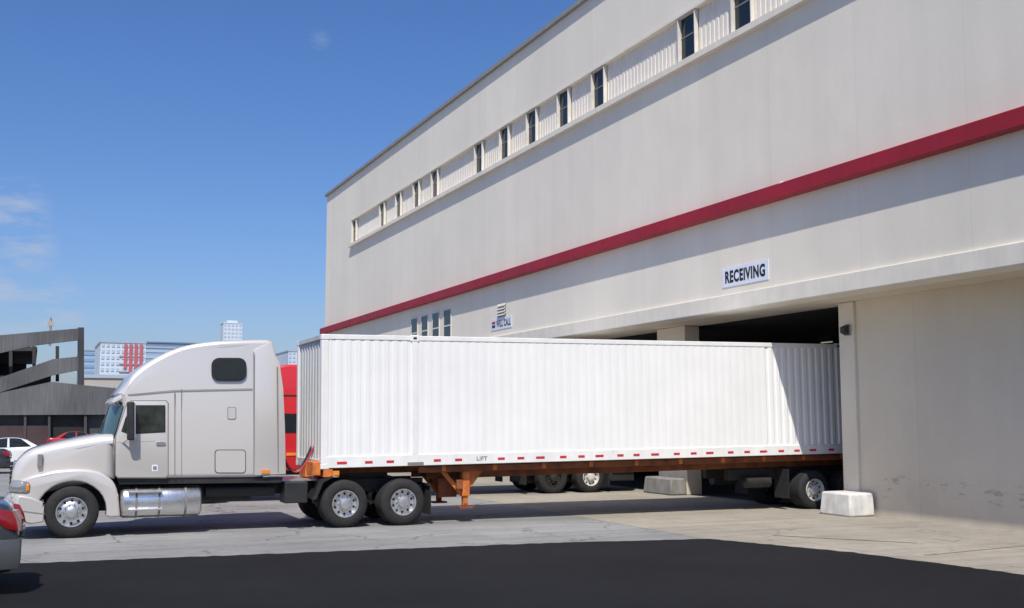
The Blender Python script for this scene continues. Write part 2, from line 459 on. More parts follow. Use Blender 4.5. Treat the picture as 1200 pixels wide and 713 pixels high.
# WILL CALL sign
ya, _ = onX(576, 380, XF); yb, _ = onX(600, 380, XF)
zc = onX(588, 379, XF)[1]; hh = .24; wd = ya - yb
t = thing('will_call_sign', 'small white sign reading WILL CALL with a red and blue mark', 'sign', (XF, (ya + yb) / 2, zc - hh))
MB().box(XF - .016, XF - .001, yb, ya, zc - hh, zc + hh).build('board', M['sign_white'], t, False, bevel=.004)
text_part('WILL CALL', 'lettering', M['sign_blue'], t, (wd * .70, .28), lambda a, b_, c: (XF - .019 - c * .4, ya - wd * .26 - a, zc - .14 + b_), bold=.03, ext=.002)
MB().box(XF - .024, XF - .018, ya - wd * .21, ya - wd * .05, zc + .02, zc + .12).build('mark_bar', M['sign_red'], t, False)
MB().box(XF - .024, XF - .018, ya - wd * .21, ya - wd * .05, zc - .13, zc - .03).build('mark_bar', M['sign_blue'], t, False)
ya, zt = onX(584, 358, XF); yb, zb_ = onX(593, 370, XF)
t = thing('wall_vent', 'slatted vent with dark gaps on the facade above the small sign', 'vent', (XF, (ya + yb) / 2, zb_))
MB().box(XF - .02, XF - .001, yb, ya, zb_, zt).build('backing', M['seam_grey'], t, False)
for k in range(4):
    zz = zb_ + (zt - zb_) * (k + .2) / 4
    MB().prism_y([(XF - .08, zz), (XF - .02, zz + .10), (XF - .02, zz + .13), (XF - .08, zz + .03)], yb, ya).build('slat', M['winframe'], t, False)

# pillar bases
def conc_block(label, x0, x1, y0, y1, h, mt, grp=None):
    b = MB(); s_ = .05
    v = [(x0, y0, 0), (x1, y0, 0), (x1, y1, 0), (x0, y1, 0), (x0 + s_, y0 + s_, h), (x1, y0 + s_, h), (x1, y1 - s_, h), (x0 + s_, y1 - s_, h)]
    b.add(v, [(0, 1, 2, 3), (4, 5, 6, 7), (0, 1, 5, 4), (1, 2, 6, 5), (2, 3, 7, 6), (3, 0, 4, 7)])
    o = b.build('concrete_block', M[mt], None, bevel=.05)
    return tag(o, label, 'concrete block', grp)
conc_block('white concrete guard block at the foot of the right door pillar', XL - .85, XL - .08, yj0 - .58, yj1 + .0, .56, 'block', 'guard blocks at the door pillars')
conc_block('shaded concrete guard block at the foot of the pillar behind the trailer', XL - .7, XL - .11, 29.8, 31.5, .52, 'block_shaded', 'guard blocks at the door pillars')
for (px, py, X, lab) in ((966, 381, 26.0, 'short lit tube lamp under the dark dock ceiling nearest the right pillar'), (900, 386, 29.0, 'faint lit tube lamp deep inside the dark dock above the container')):
    y, z = onX(px, py, X)
    t = thing('ceiling_lamp', lab, 'lamp', (X, y, ZS - .25))
    MB().box(X - .1, X + .1, y - .45, y + .25, ZS - .14, ZS).build('housing', M['interior'], t, False)
    MB().cyl((X, y - .4, ZS - .2), (X, y + .2, ZS - .2), .025, 8).build('tube', M['tube'], t)

# ------------------------------------------------------------------ wheels
def wheel(root, x, yface, z, Rr, Wd, kind, side=-1, rimmat='alu', name='wheel'):
    sg = -side
    prof = [(.03, Rr * .56), (.0, Rr * .62), (-.004, Rr * .72), (.004, Rr * .84), (.025, Rr * .945), (.05, Rr * .985), (.075, Rr)]
    k = 4; g0 = .075; g1 = Wd - .075
    for i in range(k):
        c = g0 + (g1 - g0) * (i + .5) / k
        prof += [(c - .008, Rr), (c - .006, Rr - .014), (c + .006, Rr - .014), (c + .008, Rr)]
    prof += [(g1, Rr), (Wd - .025, Rr * .945), (Wd, Rr * .8), (Wd, Rr * .56)]
    w = MB().lathe((x, yface, z), prof, 40, sg).build(name, M['rubber'], root, ang=.9)
    q = Rr / .51
    if kind == 'steer':
        rp = [(.02, .295), (-.006, .292), (-.004, .275), (.04, .262), (.055, .245), (.03, .19), (.012, .165), (.01, .12), (-.03, .112), (-.07, .10), (-.085, .07), (-.085, .001)]
        hz, lz = .035, .012
    elif kind == 'drive':
        rp = [(.02, .295), (-.006, .292), (-.004, .272), (.05, .262), (.085, .25), (.09, .235), (.085, .16), (.08, .125), (.02, .118), (-.02, .108), (-.03, .08), (-.03, .001)]
        hz, lz = .082, .08
    else:
        rp = [(.02, .29), (-.004, .287), (.0, .26), (.03, .25), (.03, .12), (.0, .10), (-.01, .001)]
        hz, lz = .026, .026
    m = MB().lathe((x, yface, z), [(a, r * q) for a, r in rp], 36, sg, 0)
    if kind == 'car':
        for i in range(5):
            a = 2 * math.pi * i / 5
            for da in (-.25, .25):
                cx, cz = x + .185 * q * math.cos(a + da), z + .185 * q * math.sin(a + da)
                m.cyl((cx, yface + sg * .05, cz), (cx, yface + sg * .024, cz), .045 * q, 10, 1)
    else:
        for i in range(10):
            a = 2 * math.pi * (i + .5) / 10
            cx, cz = x + .215 * q * math.cos(a), z + .215 * q * math.sin(a)
            m.cyl((cx, yface + sg * (hz + .06), cz), (cx, yface + sg * (hz - .003), cz), .027 * q, 10, 1)
            a = 2 * math.pi * i / 10
            cx, cz = x + .15 * q * math.cos(a), z + .15 * q * math.sin(a)
            m.cyl((cx, yface + sg * lz, cz), (cx, yface + sg * (lz - .035), cz), .014 * q, 6, 2)
    m.build('rim', [M[rimmat], M['seam'], M['chrome']], w)
    return w

# ------------------------------------------------------------------ white tractor
YN = 23.72; YC = 24.95; YFAR = 2 * YC - YN
def TP(px, py): return onY(px, py, YN)
def TPL(l): return [TP(*p) for p in l]
T = thing('tractor_truck', 'pearl white sleeper tractor truck coupled to the long white container', 'truck', (3.7, YC, 0))
x150 = TP(150, 500)[0]; x255 = TP(255, 400)[0]
zroof0 = TP(150, 462)[1]
BOW = .24
def sm(t): t = max(0, min(1, t)); return t * t * (3 - 2 * t)
def cabmod(v):
    e = min(1.0, abs(v.y - YC) / 1.21)
    k = 1 - .07 * sm((x150 - .12 - v.x) / .55)
    if v.z > zroof0 - .05:
        f = sm((v.z - zroof0 + .05) / 1.0)
        k *= 1 - .12 * f * sm((x255 + .4 - v.x) / 1.6) - .04 * f
    dxx = BOW * e ** 2.2 * sm((x150 + .15 - v.x) / .55)
    return Vector((v.x + dxx, YC + (v.y - YC) * k, v.z))
roofc = smooth_pts([(126, 461), (133, 454), (150, 442), (178, 422), (212, 406.5), (250, 399.8), (295, 398), (315, 398), (321, 401)], 4)
cab_px = [(121, 512), (134, 473), (129, 466)] + roofc + [(327, 425), (331, 455), (333, 500), (333, 556), (297, 560), (197, 561), (136, 561), (122, 530)]
MB().solid(TPL(cab_px), YN + .02, YFAR - .02, .10, 8, cabmod).build('cab', M['pearl'], T, ang=.5)
xn = TP(14, 560)[0]; xf = TP(136, 560)[0]
def hoodmod(v):
    t = (v.x - xn) / (xf - xn)
    k = .74 + .24 * sm(t)
    return Vector((v.x, YC + (v.y - YC) * k, v.z))
hood_top = smooth_pts([(13, 564), (15, 552), (21, 540), (34, 529), (50, 523.5), (80, 516.5), (118, 509.5), (136, 509)], 4)
MB().solid(TPL(hood_top + [(136, 562), (110, 566), (50, 580), (16, 582)]), YN + .02, YFAR - .02, .19, 8, hoodmod).build('hood', M['pearl'], T, ang=.7)
wc = TP(84, 601)
def fender_poly():
    top = smooth_pts([(12, 584), (14, 575), (24, 564), (44, 556.5), (72, 551.5), (102, 551), (125, 558), (137, 573), (141, 606)], 4)
    p = TPL(top)
    p.append(TP(129, 607))
    ar = []
    for i in range(17):
        a = RAD(-8 + (196) * i / 16)
        ar.append((wc[0] + .645 * math.cos(a), wc[1] + .61 * math.sin(a)))
    p += ar
    p += [TP(48, 592), TP(34, 590), TP(20, 588)]
    return p
fp = fender_poly()
def fmod(v):
    t = max(0, min(1, (TP(60, 560)[0] - v.x) / 1.0))
    d = -1 if v.y < YC else 1
    return Vector((v.x, v.y - d * .28 * t * t, v.z))
MB().solid(fp, YN - .01, YN + .62, .05, 4, fmod).build('fender', M['pearl'], T, ang=.6)
MB().solid(fp, YFAR - .62, YFAR + .01, .05, 4, fmod).build('fender', M['pearl'], T, ang=.6)
def bmod(v):
    t = max(0, 1 - abs(v.x - TP(5, 590)[0]) / .85)
    e = abs(v.y - YC) / 1.23
    return Vector((v.x + .24 * (e ** 4) * t, v.y, v.z))
def bumper_strip(px_pts, name, mt, sc=1.0, bev=.03):
    m = MB(); bp = TPL(px_pts)
    if area(bp) < 0: bp = bp[::-1]
    NB = 20; vs = []
    for j in range(NB + 1):
        yy = YC + (YN - YC) * sc + (YFAR - YN) * sc * j / NB
        for q in bp: vs.append(bmod(Vector((q[0], yy, q[1]))))
    n = len(bp)
    fs = [tuple(range(n)), tuple(range(NB * n, NB * n + n))] + [(j * n + i, j * n + (i + 1) % n, (j + 1) * n + (i + 1) % n, (j + 1) * n + i) for j in range(NB) for i in range(n)]
    m.add(vs, fs); return m.build(name, M[mt], T, bevel=bev)
bumper_strip([(4, 586), (8, 581), (28, 584), (49, 589), (48, 612), (28, 615), (12, 612), (5, 604)], 'bumper', 'pearl_dark', 1.003, .025)
bumper_strip([(5.5, 598.2), (30, 600.6), (49.3, 602), (49.3, 603), (30, 601.8), (5.5, 599.4)], 'bumper_groove', 'seam_grey', 1.008, 0)
gx = TP(13, 560)
m = MB(); zt_, zb_ = TP(20, 543)[1], TP(14, 578)[1]
m.prism_y([(gx[0] - .02, zb_), (gx[0] + .02, zt_), (gx[0] + .1, zt_), (gx[0] + .1, zb_)], YC - .48, YC + .48)
gr = m.build('grille', M['chrome'], T, False, bevel=.01)
for k in range(6):
    zz = zb_ + (zt_ - zb_) * (k + .5) / 6
    MB().box(gx[0] - .04, gx[0] + .02, YC - .42, YC + .42, zz - .025, zz + .025).build('grille_bar', M['seam'], gr, False)
for s_ in (-1, 1):
    def hl(pp, off, dep, nm, mt, par):
        b = MB(); y0 = YN + off if s_ < 0 else YFAR - off - dep
        b.solid(TPL(pp), y0, y0 + dep, .03, 3, fmod); return b.build(nm, M[mt], par)
    h_ = hl(rr(11.5, 564, 35, 579, 5), -.022, .5, 'headlight', 'seam_grey', T)
    hl(rr(11, 565.3, 30, 577.8, 4.5), -.036, .45, 'lens', 'lamp_lens', h_)
    hl(rr(30.5, 567, 34.5, 576.5, 1.5), -.036, .2, 'turn_lamp', 'amber', h_)
b = MB(); b.solid(TPL([(118, 471), (122, 466), (134, 461), (160, 457), (164, 459), (160, 463), (136, 466), (120, 473)]), YN + .06, YFAR - .06, .02, 8, cabmod)
b.build('sun_visor', M['pearl'], T)
a0 = TP(121, 511); a1 = TP(134, 475)
m = MB(); NB = 18; vs = []
for j in range(NB + 1):
    yy = YC - 1.19 + 2.38 * j / NB
    for q in (a0, a1):
        p = cabmod(Vector((q[0], yy, q[1])))
        vs.append((p.x - .022, YC + (p.y - YC) * 1.004, p.z))
m.add(vs, [(2 * j, 2 * j + 1, 2 * j + 3, 2 * j + 2) for j in range(NB)]); ws = m.build('windshield', M['glass_green'], T)
for yy in (YC - .5, YC + .35):
    p = cabmod(Vector((a0[0], yy, a0[1]))); q = cabmod(Vector((a0[0] * .5 + a1[0] * .5, yy + .35, a0[1] * .5 + a1[1] * .5)))
    MB().cyl((p.x - .05, p.y, p.z), (q.x - .05, q.y, q.z), .012, 6).build('wiper', M['black'], ws)
door_px = [(136, 512), (149, 474), (154, 470.5), (194.5, 470.3), (196.8, 473), (196.8, 557), (194, 559.8), (138.5, 559.8), (136, 557)]
for s_ in (-1, 1):
    yo = YN + .02 if s_ < 0 else YFAR - .02
    def pan(poly, a, c): return MB().prism_y(TPL(poly), yo + s_ * a, yo - s_ * c)
    MB().prism_y(TPL([(135, 512), (148.3, 473.2), (153.7, 469.4), (195, 469.2), (197.8, 472.5), (197.8, 557.5), (194.5, 560.8), (138, 560.8), (135, 557.5)]), yo + s_ * .004, yo - s_ * .02).build('door_seal', M['seam_grey'], T, False)
    d = MB().solid(TPL(door_px), min(yo + s_ * .014, yo - s_ * .02), max(yo + s_ * .014, yo - s_ * .02), .008, 2).build('door', M['pearl'], T)
    pan([(158, 475), (193.5, 475), (194, 478), (194, 507), (158, 509), (150, 509), (142, 506), (147, 490), (154, 476)], .017, 0).build('window_trim', M['black'], d, False)
    pan([(159.5, 477), (192, 477), (192, 505), (159.5, 507)], .021, 0).build('door_window', M['cab_view'], d, False)
    pan([(157, 478), (157.5, 507), (146, 505), (150, 490)], .021, 0).build('vent_window', M['cab_view'], d, False)
    pan(rr(183, 518, 194, 522, 1.5), .034, 0).build('door_handle', M['chrome'], d, False)
    pan([(137, 518), (182, 516.3), (182, 517), (137, 518.7)], .018, 0).build('crease', M['pearl_dark'], d, False)
    if s_ < 0:
        pan(rr(178, 545, 185, 552.5, .8), .018, 0).build('door_decal', M['sign_white'], d, False)
        pan(rr(179.3, 546.6, 183.7, 551, .4), .020, 0).build('decal_mark', M['seam_grey'], d, False)
    def seam(poly, nm='panel_seam', mt='seam_grey', pr=.004): return pan(poly, pr, .01).build(nm, M[mt], T, False)
    seam([(204.5, 460), (205.6, 460), (205.6, 560), (204.5, 560)])
    seam([(212.5, 456), (213.2, 456), (213.2, 560), (212.5, 560)])
    seam([(150, 462.2), (204, 457.3), (296, 455.3), (296, 455.9), (204, 458.0), (150, 462.9)])
    pan(rr(248, 419.5, 289, 447, 9), .012, .02).build('window_trim', M['black'], T, False)
    pp = [(250, 434), (251, 428), (257, 423), (270, 421.5), (284, 421), (287, 424), (287, 442), (284, 445), (255, 445), (251, 441)]
    pan(pp, .018, 0).build('sleeper_window', M['glass'], T, False)
    pan(rr(266.7, 477.2, 276.8, 491.8, 2), .006, 0).build('panel_seam', M['seam_grey'], T, False)
    pan(rr(267.4, 477.9, 276.1, 491.1, 2), .010, 0).build('access_panel', M['pearl'], T, False)
    pan(rr(251.7, 527.2, 288.3, 554.8, 4), .006, 0).build('hatch_seam', M['seam'], T, False)
    pan(rr(252.6, 528, 287.5, 554, 3.5), .012, 0).build('storage_hatch', M['pearl'], T, False)
    ex = TPL([(298, 410), (316, 402), (328, 425), (332, 455), (334, 500), (335, 556), (298, 557)])
    MB().solid(ex, min(yo + s_ * .02, yo - s_ * .02), max(yo + s_ * .02, yo - s_ * .02), .01, 2, cabmod).build('side_extender', M['pearl'], T)
    MB().prism_y(TPL([(324.5, 430), (325.6, 430), (326.6, 554), (325.5, 554)]), yo + s_ * .024, yo).build('panel_seam', M['seam_grey'], T, False)
    MB().prism_y(TPL([(297.2, 413), (298.2, 413), (298.2, 557), (297.2, 557)]), yo + s_ * .016, yo).build('panel_seam', M['seam_grey'], T, False)
    ym = yo + s_ * .28
    pp = TPL(rr(148, 471, 156.5, 516, 2.0))
    mm = MB().solid(pp, min(ym, ym - s_ * .16), max(ym, ym - s_ * .16), .03, 3).build('side_mirror', M['black'], T)
    p0 = TP(152, 476); p1 = TP(152, 508); pc = TP(143, 518)
    MB().tube([(p0[0], ym - s_ * .08, p0[1]), (p0[0] - .05, yo, p0[1] + .03)], .018).tube([(p1[0], ym - s_ * .08, p1[1]), (p1[0], ym - s_ * .08, p1[1] - .1), (pc[0], yo, pc[1] - .02)], .018).build('mirror_arm', M['chrome'], mm)
    MB().prism_y(TPL(rr(156.3, 473, 157.6, 514, .5)), ym + s_ * .002, ym - s_ * .15).build('mirror_glass', M['chrome'], mm, False)
    tz0, tz1 = TP(190, 607)[1], TP(190, 571)[1]; rt = (tz1 - tz0) / 2; tc = (tz0 + tz1) / 2
    ytk = yo - s_ * (rt + .0)
    xa, xb = TP(142, 590)[0], TP(237, 590)[0]
    EX = .78
    m = MB(); vs = []; n = 36
    for xx, sc in ((xa, .80), (xa + .02, .93), (xa + .06, 1), (xb - .06, 1), (xb - .02, .93), (xb, .80)):
        for i in range(n):
            a = 2 * math.pi * i / n; c, s2 = math.cos(a), math.sin(a)
            vs.append((xx, ytk + rt * sc * math.copysign(abs(c) ** EX, c), tc + rt * sc * math.copysign(abs(s2) ** EX, s2)))
    fs = [tuple(range(n)), tuple(range(5 * n, 6 * n))] + [(j * n + i, j * n + (i + 1) % n, (j + 1) * n + (i + 1) % n, (j + 1) * n + i) for j in range(5) for i in range(n)]
    m.add(vs, fs); tk = m.build('fuel_tank', M['tank'], T, ang=.7)
    for px in (160, 187, 218):
        xx = TP(px, 590)[0]
        m = MB(); vs = []
        for ddx in (-.02, .02):
            for i in range(n):
                a = 2 * math.pi * i / n; c, s2 = math.cos(a), math.sin(a)
                vs.append((xx + ddx, ytk + (rt + .008) * math.copysign(abs(c) ** EX, c), tc + (rt + .008) * math.copysign(abs(s2) ** EX, s2)))
        m.add(vs, [(i, (i + 1) % n, n + (i + 1) % n, n + i) for i in range(n)]).build('tank_strap', M['seam_grey'], tk)
    for pa, pb, pz in ((150, 190, 577), (150, 190, 598)):
        x0_, zz = TP(pa, pz); x1_, _ = TP(pb, pz)
        MB().box(x0_, x1_, min(yo - s_ * .2, yo + s_ * .06), max(yo - s_ * .2, yo + s_ * .06), zz - .018, zz + .018).build('step', M['alu'], T, False, bevel=.006)
    MB().prism_y(TPL([(138, 560), (333, 560), (330, 566), (140, 568)]), yo - s_ * .06, yo - s_ * .3).build('sill', M['black'], T, False)
    yr = YC + s_ * .43
    x0_, x1_ = TP(50, 580)[0], 8.35
    MB().box(x0_, x1_, yr - .04, yr + .04, .72, 1.0).build('frame_rail', M['frame'], T, False, bevel=.01)
    wheel(T, wc[0], YN + .02 if s_ < 0 else YFAR - .02, .51, .51, .30, 'steer', s_)
    for xx in (6.33, 7.64):
        wheel(T, xx, YN - .02 if s_ < 0 else YFAR + .02, .51, .51, .58, 'drive', s_)
    y0 = YN if s_ < 0 else YFAR - .6
    MB().box(8.27, 8.29, y0, y0 + .6, .22, .85).build('mud_flap', M['rubber'], T, False)
    MB().box(8.24, 8.28, min(yr, yo), max(yr, yo), .85, .90).build('flap_bracket', M['frame'], T, False)
for xx in (6.33, 7.64):
    MB().cyl((xx, YN + .3, .51), (xx, YFAR - .3, .51), .10, 12).build('axle', M['frame'], T)
    MB().box(xx - .18, xx + .18, YC - .22, YC + .22, .33, .72).build('differential', M['frame'], T, bevel=.06)
MB().cyl((wc[0], YN + .3, .5), (wc[0], YFAR - .3, .5), .07, 10).build('axle', M['frame'], T)
MB().box(TP(70, 590)[0], TP(200, 590)[0], YC - .35, YC + .35, .45, 1.2).build('engine', M['frame'], T, False, bevel=.04)
MB().box(TP(55, 590)[0], TP(133, 590)[0], YN + .36, YFAR - .36, .93, 1.24).build('wheel_well', M['frame'], T, False)
MB().box(TP(335, 560)[0], TP(362, 560)[0], YN + .08, YN + .6, .55, 1.0).build('battery_box', M['black'], T, False, bevel=.02)
MB().box(TP(240, 560)[0], TP(300, 560)[0], YN + .5, YN + .8, .62, .95).build('equipment_box', M['black'], T, False, bevel=.02)
m = MB(); xa = TP(243, 575)[0]; xb = TP(325, 575)[0]
m.cyl((xa, YN + .35, .83), (xb, YN + .35, .83), .13, 14); m.build('air_tank', M['frame'], T)
m = MB(); m.box(5.05, 6.0, YC - .8, YC + .8, 1.0, 1.03); m.build('deck_plate', M['alu'], T, False)
m = MB(); m.box(6.35, 7.5, YC - .48, YC + .48, 1.06, 1.15); m.prism_y([(7.2, 1.15), (7.9, .98), (7.9, .94), (7.2, 1.06)], YC - .45, YC + .45); m.box(6.6, 7.3, YC - .4, YC + .4, .98, 1.06)
m.build('fifth_wheel', M['frame'], T, False, bevel=.01)
m = MB(); m.prism_y([(5.62, .62), (5.70, .62), (5.85, .98), (6.05, 1.08), (6.05, 1.12), (5.80, 1.04)], YN + .02, YN + .6)
m.build('quarter_fender', M['black'], T, False)
for k, (cc, mm) in enumerate((('red_paint', 0), ('sign_blue', .12), ('black', .24))):
    pts = []
    for i in range(15):
        t_ = i / 14
        pts.append((5.0 + .85 * t_, YC - .3 + mm, 2.0 - .25 * t_ - .7 * math.sin(math.pi * t_)))
    MB().tube(pts, .018, 6).build('air_hose', M[cc], T)
MB().box(TP(306, 555)[0], TP(316, 555)[0], YN - .02, YN + .02, TP(306, 555)[1], TP(306, 551)[1]).build('marker_light', M['amber'], T, False)
MB().box(TP(44, 541)[0], TP(50, 541)[0], YC - 1.03, YC - .87, TP(47, 548)[1], TP(47, 533)[1]).build('hood_latch', M['seam_grey'], T, False, bevel=.01)

# ------------------------------------------------------------------ container
CL = 16.15; CW = 2.44; CH = 2.92; CX = 5.79; CY = 23.75; CZ = 1.255; PIT = .0115
K = thing('shipping_container', 'long white corrugated shipping container backed halfway into the dock', 'container', (CX, CY, CZ))
ORG[K.name] = (0, 0, 0)
K.rotation_euler = (0, -PIT, 0)
def corr(x0, x1, d, per):
    n = max(1, round((x1 - x0) / per)); p = (x1 - x0) / n; out = []
    for i in range(n):
        a = x0 + i * p
        out += [(a, 0), (a + .42 * p, 0), (a + .58 * p, d), (a + .84 * p, d)]
    out.append((x1, 0))
    return out
PO = (2.13, CL - 2.13)
segs = [(.12, PO[0] - .07, .008), (PO[0] + .07, 11.55, .0038), (11.55, PO[1] - .07, .022), (PO[1] + .07, CL - .12, .022)]  # rib depth varied, so sunlit flatness and shaded relief are built into the shape
for side in (0, 1):
    m = MB()
    for a, c, dd in segs:
        pts = corr(a, c, dd, .215); n = len(pts)
        yv = lambda d: (.012 + d) if side == 0 else (CW - .012 - d)
        m.add([(p[0], yv(p[1]), .26) for p in pts] + [(p[0], yv(p[1]), CH - .10) for p in pts], [(i, i + 1, n + i + 1, n + i) for i in range(n - 1)])
    m.build('side_panel', M['white_paint'], K, False)
    y0, y1 = (0, .09) if side == 0 else (CW - .09, CW)
    MB().box(.12, CL - .12, y0, y1, CH - .11, CH).build('top_rail', M['rail_white'], K, False, bevel=.012)
    MB().box(.12, CL - .12, y0 - (.006 if side == 0 else -.006), y1, 0.02, .27).build('bottom_rail', M['rail_white'], K, False, bevel=.012)
    for x in PO:
        MB().box(x - .07, x + .07, y0 - (.004 if side == 0 else -.004), y1, .271, CH + .004).build('stacking_post', M['rail_white'], K, False, bevel=.01)
        MB().box(x - .10, x + .10, y0 - (.012 if side == 0 else -.012), y1, CH - .13, CH + .02).build('corner_casting', M['rail_white'], K, False, bevel=.012)
        MB().box(x - .04, x + .04, y0 - .016 if side == 0 else y1 + .002, y0 - .010 if side == 0 else y1 + .02, CH - .08, CH - .03).build('casting_hole', M['sign_blue'], K, False)
    for x0 in (0, CL - .16):
        MB().box(x0, x0 + .16, y0 if side == 0 else y1 - .16, y0 + .16 if side == 0 else y1, .12, CH - .12).build('corner_post', M['rail_white'], K, False, bevel=.015)
        for zz in (0, CH - .12):
            MB().box(x0 - .006, x0 + .18, (y0 - .008) if side == 0 else y1 - .17, y0 + .17 if side == 0 else y1 + .008, zz, zz + .122).build('corner_casting', M['rail_white'], K, False, bevel=.015)
m = MB(); pts = corr(.16, CW - .16, .05, .27); n = len(pts)
m.add([(.03 + p[1], p[0], .2) for p in pts] + [(.03 + p[1], p[0], CH - .1) for p in pts], [(i, i + 1, n + i + 1, n + i) for i in range(n - 1)])
m.build('front_panel', M['front_shade'], K, False)
MB().box(.0, .09, .16, CW - .16, 0.02, .2).build('front_sill', M['front_shade'], K, False, bevel=.01)
MB().box(.0, .09, .16, CW - .16, CH - .11, CH).build('front_header', M['front_shade'], K, False, bevel=.01)
MB().box(.09, CL - .05, .09, CW - .09, CH - .03, CH - .005).build('roof', M['rail_white'], K, False)
MB().box(.09, CL - .05, .09, CW - .09, .08, .16).build('floor', M['frame'], K, False)
for s_ in (0, 1):
    MB().box(CL - .06, CL - .01, .16 + s_ * 1.06, 1.215 + s_ * 1.06, .1, CH - .1).build('door', M['white_paint'], K, False, bevel=.01)
x = .35; i = 0
while x < CL - .3:
    if not any(abs(x + .1 - p) < .2 for p in PO) and not (3.50 < x < 3.95):
        w_ = .17 if i % 3 else .22
        MB().box(x, x + w_, -.0115, -.004, .10, .155).build('reflective_mark', M['red_mark'], K, False)
    x += .46 + (.14 if i % 3 == 0 else 0) + random.uniform(-.02, .05); i += 1
text_part('LIFT', 'lettering', M['seam_grey'], K, (.26, .09), lambda a, b_, c: (3.60 + a, -.008 - c, .10 + b_), bold=.012)
MB().box(1.95, 2.32, -.02, -.005, .02, .10).build('lift_pad', M['seam_grey'], K, False)

# ------------------------------------------------------------------ chassis
H = thing('container_chassis', 'rust orange skeletal trailer chassis carrying the white container', 'trailer', (14, YC, 0))
zc_ = lambda x: CZ + (x - CX) * PIT
def rail(x0, x1, y0, y1, dz0, dz1): return MB().prism_y([(x0, zc_(x0) + dz0), (x1, zc_(x1) + dz0), (x1, zc_(x1) + dz1), (x0, zc_(x0) + dz1)], y0, y1)
for s_ in (-1, 1):
    yr = YC + s_ * .5
    rail(8.4, 21.6, yr - .06, yr + .06, -.32, -.004).build('main_rail', M['rust'], H, False, bevel=.01)
    rail(5.95, 8.5, yr - .06, yr + .06, -.13, -.004).build('gooseneck', M['rust'], H, False, bevel=.01)
    rail(8.05, 21.8, YC + s_ * 1.02 - .03, YC + s_ * 1.02 + .03, -.15, -.006).build('side_rail', M['rust'], H, False, bevel=.01)
xx = 8.6
while xx < 21.5:
    rail(xx, xx + .10, YC - 1.06, YC + 1.06, -.13, -.008).build('cross_member', M['orange'], H, False)
    xx += 1.25
for x0 in (5.85, 21.6):
    rail(x0, x0 + .2, YC - 1.2, YC + 1.2, -.17, -.006).build('bolster', M['orange'], H, False, bevel=.01)
MB().box(5.62, 5.80, YC - 1.15, YC - .55, 1.12, 1.42).build('front_plate', M['orange'], H, False, bevel=.02)
MB().box(5.66, 5.78, YC - .3, YC + .3, 1.05, 1.32).build('hose_box', M['orange'], H, False, bevel=.02)
MB().box(6.0, 6.2, YN + .05, YN + .12, 1.12, 1.22).build('marker_light', M['amber'], H, False)
lx = TP(551, 590)[0]
for s_ in (-1, 1):
    yl = YC + s_ * .88
    m = MB()
    m.box(lx - .09, lx + .09, yl - .09, yl + .09, .58, zc_(lx) - .13); m.box(lx - .06, lx + .06, yl - .06, yl + .06, .36, .62)
    lg = m.build('landing_leg', M['orange'], H, False, bevel=.012)
    MB().box(lx - .17, lx + .17, yl - .14, yl + .14, .31, .35).box(lx - .03, lx + .03, yl - .1, yl + .1, .33, .42).build('foot', M['rust'], lg, False)
    MB().prism_y([(lx - .60, zc_(lx) - .15), (lx - .48, zc_(lx) - .15), (lx - .04, .66), (lx - .10, .58)], yl - .03, yl + .03).build('brace', M['orange'], lg, False)
    MB().prism_y([(lx + .09, zc_(lx) - .11), (lx + .46, zc_(lx) - .11), (lx + .16, .80), (lx + .09, .80)], yl - .02, yl + .02).build('gusset', M['orange'], lg, False)
    MB().box(lx - .24, lx - .10, yl - .14, yl + .02, .74, .96).build('gear_box', M['rust'], lg, False, bevel=.02)
MB().cyl((lx, YC - .85, .80), (lx, YC + .85, .80), .03, 8).build('cross_shaft', M['orange'], H)
MB().box(lx - .55, lx - .1, YC - .62, YC - .56, .55, .98).build('cross_plate', M['rust'], H, False)
MB().box(lx - .3, lx + .3, YC - .7, YC + .7, .95, 1.0).build('tool_tray', M['rust'], H, False)
for i, xx in enumerate((18.9, 20.2)):
    for s_ in (-1, 1):
        wheel(H, xx, YN + .04 if s_ < 0 else YFAR - .04, .50, .50, .56, 'drive', s_, 'hub_white')
    MB().cyl((xx, YN + .3, .5), (xx, YFAR - .3, .5), .09, 10).build('axle', M['frame'], H)
for s_ in (-1, 1):
    rail(16.6, 20.9, YC + s_ * .5 - .09, YC + s_ * .5 + .09, -.62, -.322).build('bogie_rail', M['frame'], H, False, bevel=.02)
    y0 = YN + .04 if s_ < 0 else YFAR - .64
    MB().box(20.8, 20.82, y0, y0 + .6, .25, 1.0).build('mud_flap', M['rubber'], H, False)
    MB().box(18.05, 18.07, y0, y0 + .6, .3, 1.05).build('mud_flap', M['rubber'], H, False)
    MB().cyl((17.0, YC + s_ * .75, .72), (17.75, YC + s_ * .75, .72), .15, 14).build('air_tank', M['frame'], H)

